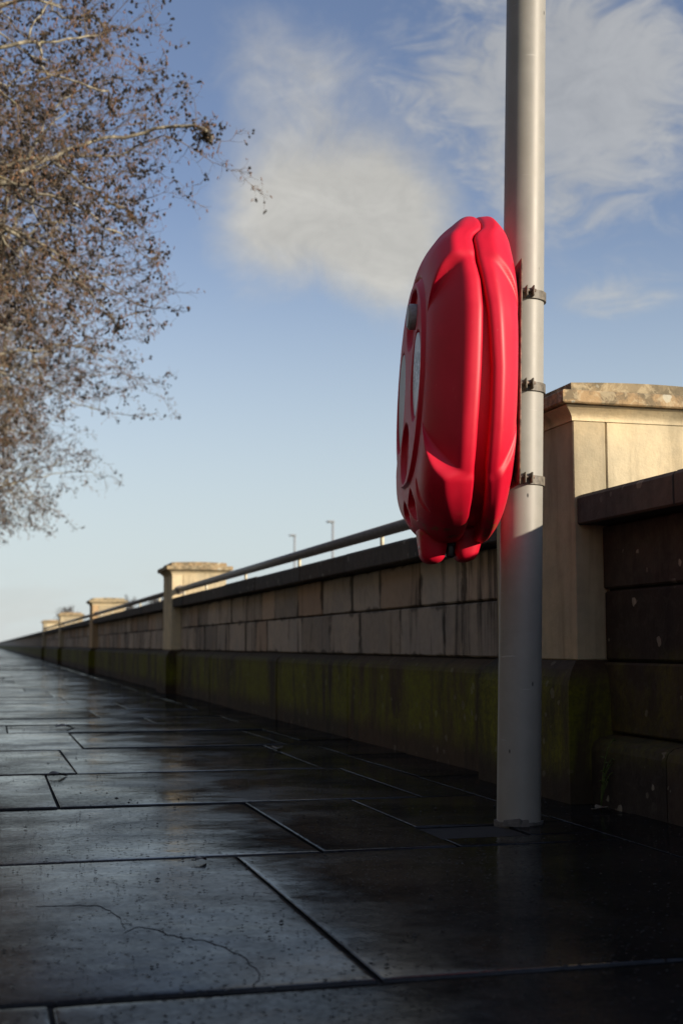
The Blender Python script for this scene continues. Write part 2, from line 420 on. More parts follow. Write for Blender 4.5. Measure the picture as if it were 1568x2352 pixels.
def extrude_y(prof, y0, y1):
    """closed profile [(x,z)...] swept along y"""
    n = len(prof); V = [(x, y0, z) for x, z in prof]+[(x, y1, z) for x, z in prof]
    F = [(i, (i+1) % n, n+(i+1) % n, n+i) for i in range(n)]+[tuple(range(n))[::-1], tuple(range(n, 2*n))]
    return V, F
def prof_part(name, parent, prof, y0, y1, mat):
    return link(name, fix_normals(mesh_np(name, *extrude_y(prof, y0, y1), mat)), parent)
def tube(pts, rad, seg=16, cap=True):
    pts = [Vector(p) for p in pts]; V = []; F = []
    if not hasattr(rad, '__len__'): rad = [rad]*len(pts)
    for i, p in enumerate(pts):
        d = (pts[min(i+1, len(pts)-1)]-pts[max(i-1, 0)]).normalized()
        a = d.orthogonal().normalized() if abs(d.z) < 0.99 else Vector((1, 0, 0))
        if abs(d.z) < 0.99: a = Vector((0, 0, 1)).cross(d).normalized()
        b = d.cross(a)
        for s in range(seg):
            q = 2*math.pi*s/seg; V.append(tuple(p+(a*math.cos(q)+b*math.sin(q))*rad[i]))
    for i in range(len(pts)-1):
        for s in range(seg):
            F.append((i*seg+s, i*seg+(s+1) % seg, (i+1)*seg+(s+1) % seg, (i+1)*seg+s))
    if cap: F.append(tuple(range(seg))[::-1]); F.append(tuple(range((len(pts)-1)*seg, len(pts)*seg)))
    return V, F
def tube_part(name, parent, pts, rad, mat, seg=16):
    me = mesh_np(name, *tube(pts, rad, seg), mat, True)
    for p in me.polygons:
        if len(p.vertices) > 4: p.use_smooth = False
    return link(name, me, parent)

# ------------------------------------------------------------------ the setting: ground sheets
def sheet(name, x0, x1, y0, y1, z, mat):
    return struct(link(name, mesh_np(name, [(x0, y0, z), (x1, y0, z), (x1, y1, z), (x0, y1, z)], [(0, 1, 2, 3)], mat)))
sheet('ground', -900, 2.2, -400, 1500, -0.30, MAT_SOIL)
sheet('river', 2.2, 19.0, -400, 1500, -2.6, MAT_WATER)
V, F = extrude_y([(19.0, -3.0), (19.0, -0.35), (21.5, 0.0), (900, 2.0), (900, -3.0)], -400, 1500)
struct(link('far_bank', fix_normals(mesh_np('far_bank', V, F, MAT_GRASS))))
V, F = extrude_y([(-2.75, -0.35), (-2.75, 0.02), (-900, 0.02), (-900, -0.35)], -400, 1500)
struct(link('grass_verge', fix_normals(mesh_np('grass_verge', V, F, MAT_GRASS))))

sheet('road', -15.0, -5.2, -400, 1500, 0.024, MAT_ROAD)  # unseen dark road, added to keep ground bounce off the shade
# pavement: bedding with every slab laid on it
PAV = struct(link('pavement', fix_normals(mesh_np('pavement', *extrude_y([(-2.75, -0.32), (-2.75, -0.0075), (1.9, -0.0075), (1.9, -0.32)], -4, 300), MAT_SOIL))))
XW = 1.556
rowsY = [-3.6, -2.5, -1.4, -0.35, 0.72, 1.86, 3.03, 4.03, 5.07, 6.28, 7.47, 8.2, 8.87, 9.98, 11.2, 12.6, 14.1, 15.2]
while rowsY[-1] < 60: rowsY.append(rowsY[-1]+random.uniform(0.95, 1.3))
given = {1.86: [-0.62, 0.566], 3.03: [-0.36, 0.777], 4.03: [-0.85, 0.22, 1.36], 5.07: [-0.75, 0.338, 1.30], 6.28: [-0.55, 0.45, 1.42],
         7.47: [-0.4, 0.12], 8.2: [-0.2, 1.023], 8.87: [-0.5, 0.74], 9.98: [0.0, 1.04], 11.2: [-0.3, 0.67]}
def slab_mesh(lx, ly):
    """slab with worn, rounded arrises and a faintly uneven top"""
    ds = (0.0, 0.0025, 0.007, 0.016, 0.04)
    xs = [-lx/2+d for d in ds]+[lx/2-d for d in ds[::-1]]; ys = [-ly/2+d for d in ds]+[ly/2-d for d in ds[::-1]]
    n = len(xs); V = []; F = []
    wob = [random.uniform(-0.0015, 0.0015) for _ in range(4)]
    drop = lambda d: 0.004*math.exp(-d/0.0017)+0.0010*math.exp(-d/0.022)
    dropx = lambda d: 0.0009*math.exp(-d/0.0014)+0.0005*math.exp(-d/0.02)
    for yy in ys:
        for xx in xs:
            d1, d2 = lx/2-abs(xx), ly/2-abs(yy)
            V.append((xx+wob[0]*math.sin(yy*9), yy+wob[1]*math.sin(xx*8), -dropx(d1)-drop(d2)))
    for b_ in range(n-1):
        for a_ in range(n-1): F.append((b_*n+a_, b_*n+a_+1, (b_+1)*n+a_+1, (b_+1)*n+a_))
    ring = [a_ for a_ in range(n)]+[b_*n+n-1 for b_ in range(1, n)]+[(n-1)*n+a_ for a_ in range(n-2, -1, -1)]+[b_*n for b_ in range(n-2, 0, -1)]
    o_ = len(V); V += [(V[r][0], V[r][1], -0.06) for r in ring]
    for q in range(len(ring)): F.append((ring[q], o_+q, o_+(q+1) % len(ring), ring[(q+1) % len(ring)]))
    me = fix_normals(mesh_np('paving_slab', V, F, MAT_SLAB, True))
    for p in me.polygons:
        if abs(p.normal.z) < 0.3: p.use_smooth = False
    return me
def slab(x0, x1, y0, y1, tilt=1.0, g=0.008, drop=0.0):
    if y0 < 18: me = slab_mesh(x1-x0-g, y1-y0-g*1.4)
    else: me = fix_normals(mesh_np('paving_slab', *cbox(-(x1-x0-g)/2, (x1-x0-g)/2, -(y1-y0)/2+g, (y1-y0)/2-g, -0.06, 0.0, 0.008), MAT_SLAB))
    o = link('paving_slab', me, PAV, ((x0+x1)/2, (y0+y1)/2, random.uniform(-0.0016, 0.0016)-drop*0.4))
    o.rotation_euler = (random.gauss(0, 0.004)*tilt, random.gauss(0, 0.0015)*tilt, random.gauss(0, 0.0015))
    if y0 == 1.86 and x1 < 0.6: o.location.z = 0.0; o.rotation_euler = (0, 0, 0)
    return o
for ri in range(len(rowsY)-1):
    y0, y1 = rowsY[ri], rowsY[ri+1]
    js = given.get(y0)
    if js is None:
        js = []; x = -2.75+random.uniform(0.5, 1.1)
        while x < XW-0.4: js.append(x); x += random.uniform(0.8, 1.25)
    else: js = [j for j in [-1.75]+js]
    if y0 == 3.03:      # cut slabs round the small inspection cover
        xs = [-2.74]+js+[1.12]
        for a, b in zip(xs[:-1], xs[1:]): slab(a, b, y0, y1)
        slab(1.12, XW, 3.03, 3.165, 0.3); slab(1.12, XW, 3.375, y1, 0.6); slab(1.365, XW, 3.165, 3.375, 0.2)
        continue
    xs = [-2.74]+js+[XW]
    for a, b in zip(xs[:-1], xs[1:]): slab(a, b, y0, y1)
y = -3.6
while y < 60:      # narrow border course against the wall
    l = random.uniform(0.8, 1.25); slab(XW, 1.86, y, y+l, 1.0, drop=0.003); y += l
# beyond that the joints are too fine to tell apart
link('far_paving', fix_normals(mesh_np('far_paving', *extrude_y([(-2.74, -0.06), (-2.74, 0.0), (1.86, 0.0), (1.86, -0.06)], max(rowsY[-1], y)+0.01, 300), MAT_SLAB)), PAV)

# ------------------------------------------------------------------ parapet wall
X_FACE, X_COPE, X_PL, X_BACK = 1.900, 1.812, 1.842, 2.30
Z_LEDGE, Z_J, Z_CB, Z_CT = 0.4345, 0.660, 0.868, 0.967
PW = 0.662
PIERS = [-6.0, 3.787, 13.25, 23.75, 34.6, 45.2]
c1 = [4.455, 5.08, 5.63, 6.26, 6.78, 7.43, 8.06, 8.76, 9.2, 9.75, 10.4, 10.95, 11.6, 12.1, 12.7, 13.25]
c2 = [4.455, 5.30, 5.93, 6.63, 7.26, 7.96, 8.33, 9.02, 9.39, 9.79, 10.5, 11.1, 11.75, 12.3, 12.8, 13.25]
cp = [4.455, 5.69, 6.67, 7.68, 8.42, 9.3, 10.2, 11.1, 12.0, 12.7, 13.25]
def rand_joints(a, b, lo, hi):
    o = [a]
    while b-o[-1] > hi*1.2: o.append(o[-1]+random.uniform(lo, hi))
    o.append(b); return o
def stone(parent, xf, xb, y0, y1, z0, z1, mat, g=0.007, c=0.006, name='stone', j=0.004):
    d = random.uniform(-j, j)
    return box_part(name, parent, (xf+d, xb, y0+g/2, y1-g/2, z0+g/2, z1-g/2), mat, c)
def coping(parent, y0, y1, mat):
    js = rand_joints(y0, y1, 1.0, 1.4)
    for a, b in zip(js[:-1], js[1:]):
        dx = random.uniform(-0.004, 0.004); dz = random.uniform(-0.003, 0.003); a += 0.003; b -= 0.003
        prof = [(X_COPE+dx, Z_CB+0.006), (X_COPE+0.006+dx, Z_CB), (X_BACK+0.05, Z_CB), (X_BACK+0.05, Z_CT+dz), (X_COPE+0.012+dx, Z_CT+dz), (X_COPE+dx, Z_CT-0.012+dz)]
        prof_part('coping_stone', parent, prof, a, b, mat)
def plinth(parent, js, mat):
    for a, b in zip(js[:-1], js[1:]):
        d = random.uniform(-0.004, 0.004)
        prof = [(X_PL+d, -0.03), (X_PL+d, 0.375), (X_PL+0.006+d, 0.392), (X_PL+0.02+d, 0.408), (X_FACE+0.004, Z_LEDGE-0.004), (X_BACK, Z_LEDGE-0.004), (X_BACK, -0.03)]
        prof_part('plinth_block', parent, prof, a+0.003, b-0.003, mat)
SEGLAB = ['dark lichen-spotted stone parapet wall to the right of the grey pole',
          'stone parapet wall with mossy plinth directly behind the red housing',
          'shaded stone parapet wall between the second and third lit piers',
          'shaded stone parapet wall between the third and fourth piers, small in the distance',
          'farthest jointed length of the stone parapet wall at the left edge']
for si in range(len(PIERS)-1):
    a, b = PIERS[si]+PW, PIERS[si+1]
    wl = thing('parapet_wall', SEGLAB[si], 'wall', (0, 0, 0), 'lengths of the stone parapet wall')
    box_part('wall_core', wl, (X_FACE+0.016, X_BACK-0.004, a+0.004, b-0.004, -0.04, Z_CB-0.002), MAT_MORTAR, 0.001)
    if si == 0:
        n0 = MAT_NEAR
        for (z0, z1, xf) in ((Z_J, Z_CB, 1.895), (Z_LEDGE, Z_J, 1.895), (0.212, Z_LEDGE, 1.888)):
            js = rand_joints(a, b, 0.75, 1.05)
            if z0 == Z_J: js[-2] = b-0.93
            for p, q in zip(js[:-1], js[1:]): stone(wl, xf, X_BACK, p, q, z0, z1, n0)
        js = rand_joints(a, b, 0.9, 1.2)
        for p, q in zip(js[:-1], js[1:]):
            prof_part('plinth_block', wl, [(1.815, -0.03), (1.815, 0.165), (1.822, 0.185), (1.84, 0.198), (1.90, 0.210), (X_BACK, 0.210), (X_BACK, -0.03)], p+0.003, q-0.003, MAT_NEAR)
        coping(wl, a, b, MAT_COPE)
        continue
    J1 = c1 if si == 1 else rand_joints(a, b, 0.5, 0.8)
    J2 = c2 if si == 1 else rand_joints(a, b, 0.5, 0.8)
    for js, z0, z1 in ((J1, Z_J, Z_CB), (J2, Z_LEDGE, Z_J)):
        for p, q in zip(js[:-1], js[1:]): stone(wl, X_FACE, X_BACK, p, q, z0, z1, MAT_STONE)
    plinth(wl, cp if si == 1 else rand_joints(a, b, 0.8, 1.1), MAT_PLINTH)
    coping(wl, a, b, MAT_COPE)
# the wall runs on, too far off for its joints
wl = thing('parapet_wall', 'long unbroken run of parapet wall vanishing at the far left', 'wall', (0, 0, 0), 'lengths of the stone parapet wall')
a, b = PIERS[-1]+PW, 300
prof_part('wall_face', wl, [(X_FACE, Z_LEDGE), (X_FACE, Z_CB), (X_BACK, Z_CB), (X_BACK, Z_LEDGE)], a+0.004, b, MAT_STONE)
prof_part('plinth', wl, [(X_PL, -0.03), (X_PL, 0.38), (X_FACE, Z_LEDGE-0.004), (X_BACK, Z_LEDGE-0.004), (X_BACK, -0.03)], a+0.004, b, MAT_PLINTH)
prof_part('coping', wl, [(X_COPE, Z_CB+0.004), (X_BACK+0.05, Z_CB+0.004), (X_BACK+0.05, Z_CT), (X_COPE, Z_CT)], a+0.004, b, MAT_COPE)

def rect_loft(levels):
    """levels: (z, x0, x1, y0, y1) stacked rectangles"""
    V = []; F = []
    for z, x0, x1, y0, y1 in levels: V += [(x0, y0, z), (x1, y0, z), (x1, y1, z), (x0, y1, z)]
    for i in range(len(levels)-1):
        for k in range(4): F.append((i*4+k, i*4+(k+1) % 4, i*4+4+(k+1) % 4, i*4+4+k))
    F.append((3, 2, 1, 0)); n = 4*(len(levels)-1); F.append((n, n+1, n+2, n+3))
    return V, F
def pier(y0, label):
    p = thing('stone_pier', label, 'pier', (0, 0, 0), 'capped stone piers along the wall')
    y1 = y0+PW; x0, x1 = 1.800, 2.362
    # plinth with its curved shoulder
    lv = [(-0.03, 0.058), (0.335, 0.058), (0.36, 0.056), (0.385, 0.049), (0.41, 0.034), (0.428, 0.014), (0.437, 0.004)]
    link('pier_plinth', fix_normals(mesh_np('pier_plinth', *rect_loft([(z, x0-o, x1+o, y0-o, y1+o) for z, o in lv]), MAT_PLINTH)), p)
    xm = 1.913+random.uniform(-0.01, 0.01)
    # shaft: two courses of two stones, joint on the end face
    for z0, z1 in ((0.437, 1.209),):
        for (a, b) in ((x0, xm), (xm, x1)):
            box_part('shaft_stone', p, (a+(0.0015 if a > x0 else 0), b-(0.0015 if b < x1 else 0), y0, y1, z0+0.001, z1-0.001), MAT_PIER, 0.0035)
    cav = []
    for i in range(9):
        q = i/8; cav.append((1.212+0.036*q, 0.004+0.034*(1-math.cos(q*math.pi/2))))
    cav = [(1.207, 0.004)]+cav+[(1.252, 0.038)]
    link('cornice', fix_normals(mesh_np('cornice', *rect_loft([(z, x0-o, x1+o, y0-o, y1+o) for z, o in cav]), MAT_PIER)), p)
    o = 0.060
    link('cap_slab', fix_normals(mesh_np('cap_slab', *rect_loft([(1.254, x0-o+.004, x1+o-.004, y0-o+.004, y1+o-.004), (1.258, x0-o, x1+o, y0-o, y1+o), (1.292, x0-o, x1+o, y0-o, y1+o), (1.297, x0-o+.006, x1+o-.006, y0-o+.006, y1+o-.006)]), MAT_CAP)), p)
    # crowning block with a shallow segmental top
    n = 12; V = []; F = []
    for yy in (y0-0.002, y1+0.002):
        for i in range(n+1):
            q = i/n; V.append((x0-0.004+(x1-x0+0.008)*q, yy, 1.331+0.009*math.sin(q*math.pi)))
        V += [(x1+0.004, yy, 1.297), (x0-0.004, yy, 1.297)]
    m_ = n+3
    F = [(i, (i+1) % m_, m_+(i+1) % m_, m_+i) for i in range(m_)]+[tuple(range(m_))[::-1], tuple(range(m_, 2*m_))]
    link('cap_crown', fix_normals(mesh_np('cap_crown', V, F, MAT_CAP)), p)
    return p
PLAB = ['stone pier with moulded cap standing behind the camera, end of the near wall',
        'large sunlit stone pier with lichened cap beside the grey pole',
        'sunlit capped stone pier rising in the middle distance above the rail',
        'small sunlit stone pier, third along from the grey pole',
        'tiny sunlit stone pier, fourth along near the left edge',
        'farthest tiny stone pier at the left edge of the wall']
for y, l in zip(PIERS, PLAB): pier(y, l)

# handrail on the coping, one length between each pair of piers
RL = ['grey tubular handrail on short posts running behind the red housing',
      'grey handrail on short posts between the second and third piers',
      'grey handrail on short posts between the third and fourth piers',
      'grey handrail on short posts between the two farthest piers']
RX, RZ = 1.885, 1.052
def posts_for(a, b, first=None):
    if first: return first
    n = int(round((b-a)/1.9)); return [a+(i+0.5)*(b-a)/n for i in range(n)]
for k, si in enumerate(range(1, 5)):
    a, b = PIERS[si]+PW, PIERS[si+1]
    h = thing('handrail', RL[k], 'handrail', (0, 0, 0), 'handrails on the wall coping')
    tube_part('rail', h, [(RX, a-0.01, RZ), (RX, b+0.01, RZ)], 0.0285, MAT_RAIL, 20)
    for yy in posts_for(a, b, [4.75, 6.17, 7.956, 9.728, 11.582, 12.96] if si == 1 else None):
        tube_part('post', h, [(RX, yy, Z_CT-0.01), (RX, yy, RZ-0.01)], 0.011, MAT_RAILPOST, 10)
    for yy in (a+0.004, b-0.022):
        tube_part('flange', h, [(RX, yy, RZ), (RX, yy+0.018, RZ)], 0.044, MAT_RAIL, 20)

# ------------------------------------------------------------------ pole
PB = Vector((1.417, 3.367, 0.0)); LEAN = Vector((rt.x*0.0232, rt.y*0.0232, 1.0))
pole = thing('support_pole', 'tall leaning pale grey steel pole carrying the red housing', 'pole', PB)
pts = [LEAN*z for z in (-0.05, 0.0, 0.7, 1.4, 2.2, 3.2, 4.6)]
rr = [0.0602, 0.0602, 0.0592, 0.0582, 0.0570, 0.0560, 0.0545]
tube_part('shaft', pole, pts, rr, MAT_POLE, 64)
# broken ring of pale mortar round the foot
def arc_ring(r0, r1, z0, z1, a0, a1, n):
    V = []; F = []
    for i in range(n+1):
        q = a0+(a1-a0)*i/n; c, s = math.cos(q), math.sin(q); k = 0.85+0.3*((i*7919) % 13)/13
        V += [(r0*c, r0*s, z0), (r1*c*1.0, r1*s, z0), ((r0+(r1-r0)*0.8*k)*c, (r0+(r1-r0)*0.8*k)*s, z1*k), (r0*c, r0*s, z1*k)]
    for i in range(n):
        for k in range(4): F.append((i*4+k, i*4+(k+1) % 4, i*4+4+(k+1) % 4, i*4+4+k))
    F.append((0, 1, 2, 3)); F.append((4*n+3, 4*n+2, 4*n+1, 4*n))
    return V, F
link('mortar_collar', fix_normals(mesh_np('mortar_collar', *arc_ring(0.058, 0.069, -0.01, 0.007, 0, 2*math.pi, 40), MAT_CONC)), pole)
link('collar_chip', fix_normals(mesh_np('collar_chip', *arc_ring(0.060, 0.082, 0.0, 0.017, math.radians(215), math.radians(268), 9), MAT_CONC)), pole)

# ------------------------------------------------------------------ lifebuoy housing on the pole
HH = math.radians(11)
HW = Vector((-math.sin(HH), -math.cos(HH), 0)); HN = Vector((-math.cos(HH), math.sin(HH), 0))
ZC = 1.24
house = thing('lifebuoy_housing', 'red moulded plastic lifebuoy housing clamped to the grey pole', 'lifebuoy housing')
HO = PB+LEAN*ZC
HM = Matrix(((HW.x, HN.x, LEAN.x, HO.x), (HW.y, HN.y, LEAN.y, HO.y), (HW.z, HN.z, LEAN.z, HO.z), (0, 0, 0, 1)))
house.matrix_world = Matrix.Translation(HO) @ Matrix.Rotation(math.atan2(HW.y, HW.x), 4, 'Z')
HL = HM.to_3x3(); RI = Matrix.Rotation(-math.atan2(HW.y, HW.x), 3, 'Z')
L3 = np.array(RI @ HL)           # housing coords (w, n, z) -> local coords of the empty
def hl(V): return (np.asarray(V, dtype=float) @ L3.T)
A_, B_, BT_, M_ = 0.41, 0.472, 0.442, 2.3
def sgnpow(x, p): return np.sign(x)*np.abs(x)**p
def outline(ph):
    m = np.where(np.sin(ph) > 0, 2.12, 2.7)
    return A_*sgnpow(np.cos(ph), 2/m), np.where(np.sin(ph) > 0, BT_, B_)*sgnpow(np.sin(ph), 2/m)
def sstep(x, a, b):
    q = np.clip((x-a)/(b-a), 0, 1); return q*q*(3-2*q)
def seam_front(z):
    return np.interp(z, [-.472, -.41, -.31, -.2, -.06, .1, .18, .235, .31, .325, .350, .37, .442], [.190, .198, .203, .202, .197, .194, .198, .207, .209, .203, .178, .173, .170])
def seam_back(z):
    return np.interp(z, [-.472, -.41, -.31, -.2, -.06, .1, .2, .26, .31, .325, .350, .37, .442], [.140, .150, .160, .158, .157, .168, .181, .189, .191, .186, .165, .161, .158])
def zones(z, f, k):
    """1 in the full end lobes, 0 in the scooped middle; crisp curved edge between"""
    top = sstep(z, 0.242-0.085*f**1.5*k, 0.268-0.085*f**1.5*k)
    bot = sstep(-z, 0.318-0.075*f**1.5*k, 0.344-0.075*f**1.5*k)
    return np.maximum(top, bot), top, bot
NPH = 432
PH = np.linspace(0, 2*np.pi, NPH, endpoint=False)
def grid_faces(nr, nc):
    i = np.arange(nr-1)[:, None]; j = np.arange(nc)[None, :]; j2 = (j+1) % nc
    return np.stack([i*nc+j, i*nc+j2, (i+1)*nc+j2, (i+1)*nc+j], -1).reshape(-1, 4)
def nfront(z): return 0.316-0.028*z
RF = 0.665
def panel_height(wv, zv):
    """relief of the round front panel: raised ring and cross ribs, four sunk pockets"""
    zc = zv+0.03
    def circ(cw, cz, rw, rz): return (np.sqrt(((wv-cw)/rw)**2+((zc-cz)/rz)**2)-1)*min(rw, rz)
    d = np.minimum.reduce([circ(0.165, 0.0, 0.086, 0.125), circ(-0.15, -0.02, 0.095, 0.15), circ(0.03, 0.185, 0.11, 0.085), circ(0.0, -0.19, 0.09, 0.085)])
    h = -0.015*sstep(-d, -0.002, 0.007)
    r = np.sqrt((wv/0.262)**2+(zc/0.292)**2)
    ring = 0.010*sstep(r, 1.02, 0.985)
    groove = -0.008*np.exp(-((r-1.045)/0.018)**2)
    return h+ring+groove
rows = []
f_list = np.linspace(0, 1, 44)
wo, zo = outline(PH)
# lip turned in at the seam
for ro, dn in ((0.90, -0.004), (0.955, -0.006), (0.978, -0.007), (0.992, -0.004), (0.999, 0.001)):
    lb = 1+0.020*zones(zo, 0.0, 1.0)[0]*(ro > 0.93)
    rows.append(np.stack([wo*ro*lb, seam_front(zo)+dn, zo*ro], -1))
for tt in np.linspace(0.04, np.pi/2, 56):
    fs = tt/(np.pi/2)
    z0 = zo*1.0
    zn, top, bot = zones(zo, fs, 1.0)
    side = np.abs(np.cos(PH))
    e_mid = 1.72
    e_top = 1.48+1.7*sstep(side, 0.28, 0.86)
    e_bot = 2.4+1.7*sstep(zo, -0.455, -0.33)
    e = e_mid*(1-zn)+np.where(zo > 0, e_top, e_bot)*zn
    fr = np.sin(tt)**(2/e); gr = np.maximum(np.cos(tt), 1e-9)**(2/e)
    ro = RF+(1-RF)*gr
    # slight belly just outside the lip
    ro = ro+0.012*np.exp(-((fs-0.18)/0.12)**2)
    lb = 1+0.020*zn*(1-fs**2)
    z_ = zo*ro; w_ = wo*ro*lb
    n_ = seam_front(zo)+0.004+(nfront(z_)-seam_front(zo)-0.004)*fr
    rows.append(np.stack([w_, n_, z_], -1))
for rr_ in np.concatenate([np.linspace(RF-0.004, 0.30, 70), np.linspace(0.29, 0.0, 26)]):
    w_, z_ = wo*rr_, zo*rr_
    n_ = nfront(z_)+0.002*(1-(rr_/RF)**2)+panel_height(w_, z_)
    rows.append(np.stack([w_, n_, z_], -1))
G = np.stack(rows, 0)
# moulded hand slots low on the face
def pocket(G, cw, cz, rw, rz, rot, depth, lens=1.0):
    dw, dz = G[..., 0]-cw, G[..., 2]-cz
    c, s = math.cos(rot), math.sin(rot); a = (dw*c+dz*s)/rw; b = (-dw*s+dz*c)/rz
    q = np.abs(a)**1.4+np.abs(b)**1.4
    m = sstep(-q, -1.05, -0.80)*(G[..., 1] > 0.24)
    G[..., 1] -= depth*m
pocket(G, 0.075, -0.372, 0.055, 0.042, 0.0, 0.03)
pocket(G, -0.06, -0.385, 0.05, 0.034, 0.0, 0.03)
pocket(G, 0.20, -0.36, 0.02, 0.05, 0.3, 0.004)
me = mesh_quads('front_shell', hl(G.reshape(-1, 3)), grid_faces(G.shape[0], NPH), MAT_RED)
fs_ = link('front_shell', fix_normals(me), house); fs_['label'] = 'red front half with sunk round panel'
# back shell
rows = []
for ro, dn in ((0.90, 0.004), (0.955, 0.006), (0.980, 0.006), (0.994, 0.002), (1.0, -0.004)):
    lb = 1+0.018*zones(zo, 0.0, 1.6)[0]*(ro > 0.93)
    rows.append(np.stack([wo*ro*lb, seam_back(zo)+dn, zo*ro], -1))
for tt in np.linspace(0.05, np.pi/2, 48):
    fs = tt/(np.pi/2)
    zn, top, bot = zones(zo, fs, 1.6)
    e = (1.75*(1-zn)+2.35*zn)
    fr = np.sin(tt)**(2/e); gr = np.maximum(np.cos(tt), 1e-9)**(2/e)
    ro = 0.80+0.20*gr+(0.012*np.exp(-((fs-0.2)/0.13)**2))
    nb = 0.083
    n_ = seam_back(zo)-0.005+(nb-seam_back(zo)+0.005)*fr
    rows.append(np.stack([wo*ro*(1+0.018*zn*(1-fs**2)), n_, zo*ro], -1))
for rr_ in (0.6, 0.3, 0.0): rows.append(np.stack([wo*rr_, np.full(NPH, 0.082), zo*rr_], -1))
G = np.stack(rows, 0)
link('back_shell', fix_normals(mesh_quads('back_shell', hl(G.reshape(-1, 3)), grid_faces(G.shape[0], NPH), MAT_RED)), house)
# liner seen in the open seam
rows = [np.stack([wo*0.91, np.full(NPH, n), zo*0.91], -1) for n in (0.11, 0.15, 0.19, 0.23)]
G = np.stack(rows, 0)
link('seam_liner', fix_normals(mesh_quads('seam_liner', hl(G.reshape(-1, 3)), grid_faces(4, NPH), MAT_RED)), house)

def hbox(name, dims, mat, bev=0.004, seg=2, taper=None):
    """bevelled box in housing coordinates (w0,w1,n0,n1,z0,z1); taper scales the bottom"""
    import bmesh
    bm = bmesh.new(); bmesh.ops.create_cube(bm, size=1.0)
    w0, w1, n0, n1, z0, z1 = dims
    for v in bm.verts:
        sx = sy = 1.0
        dy = 0
        if taper and v.co.z < 0: sx, sy, dy = taper
        v.co = Vector(((w0+w1)/2+v.co.x*(w1-w0)*sx, (n0+n1)/2+dy+v.co.y*(n1-n0)*sy, (z0+z1)/2+v.co.z*(z1-z0)))
    bmesh.ops.bevel(bm, geom=list(bm.edges), offset=bev, segments=seg, profile=0.5, affect='EDGES')
    co = hl([tuple(v.co) for v in bm.verts])
    for v, c in zip(bm.verts, co): v.co = Vector(c)
    me = bpy.data.meshes.new(name); bm.to_mesh(me); bm.free(); me.materials.append(mat)
    me.polygons.foreach_set('use_smooth', [True]*len(me.polygons))
    return link(name, me, house)
def htube(name, pts, rad, mat, seg=20, parent=None):
    V, F = tube([Vector(p) for p in pts], rad, seg)
    me = mesh_np(name, hl(V), F, mat, True)
    for p in me.polygons:
        if len(p.vertices) > 4: p.use_smooth = False
    return link(name, fix_normals(me), parent or house)
# hasp tabs under each half and the black lock between them
ft = hbox('front_tab', (-0.062, 0.062, 0.205, 0.297, -0.530, -0.42), MAT_RED, 0.026, 5, (0.72, 0.66, 0.0))
hbox('back_tab', (-0.062, 0.062, 0.106, 0.190, -0.524, -0.42), MAT_RED, 0.025, 5, (0.8, 0.68, 0.012))
htube('tab_hole', [(0.0, 0.270, -0.480), (0.0, 0.2885, -0.480)], 0.010, MAT_BLACK, 16)
lock = hbox('lock', (-0.018, 0.020, 0.190, 0.212, -0.512, -0.462), MAT_BLACK, 0.004, 2)
htube('lock_pin', [(0.015, 0.165, -0.475), (0.015, 0.225, -0.475)], 0.007, MAT_BLACK, 12)
htube('lock_pin', [(-0.02, 0.17, -0.492), (-0.02, 0.222, -0.492)], 0.006, MAT_BLACK, 12)
# what is set into the front panel
def hdisc(name, cw, cz, rw, rz, n0, n1, mat, seg=48):
    V = []; F = []
    for n, k in ((n0, 1.0), (n1-0.001, 1.0), (n1, 0.985)):
        for i in range(seg):
            q = 2*math.pi*i/seg; V.append((cw+rw*k*math.cos(q), n, cz+rz*k*math.sin(q)))
    for r in range(2):
        for i in range(seg): F.append((r*seg+i, r*seg+(i+1) % seg, (r+1)*seg+(i+1) % seg, (r+1)*seg+i))
    F.append(tuple(range(2*seg, 3*seg)))
    return link(name, fix_normals(mesh_np(name, hl(V), F, mat)), house)
hdisc('label_disc', 0.165, -0.03, 0.078, 0.116, 0.300, 0.3245, MAT_LABEL)['label'] = 'white oval label with worn grey print'
hdisc('side_label', -0.15, -0.05, 0.092, 0.145, 0.295, 0.3245, MAT_GREYLABEL)['label'] = 'pale grey label panel'
kn = htube('latch_knob', [(0.085, 0.295, 0.150), (0.085, 0.336, 0.150), (0.085, 0.340, 0.150)], [0.036, 0.036, 0.032], MAT_GREYCAP, 32)
htube('knob_cap', [(0.085, 0.340, 0.150), (0.085, 0.343, 0.150)], [0.031, 0.029], MAT_GREYLABEL, 32, kn)
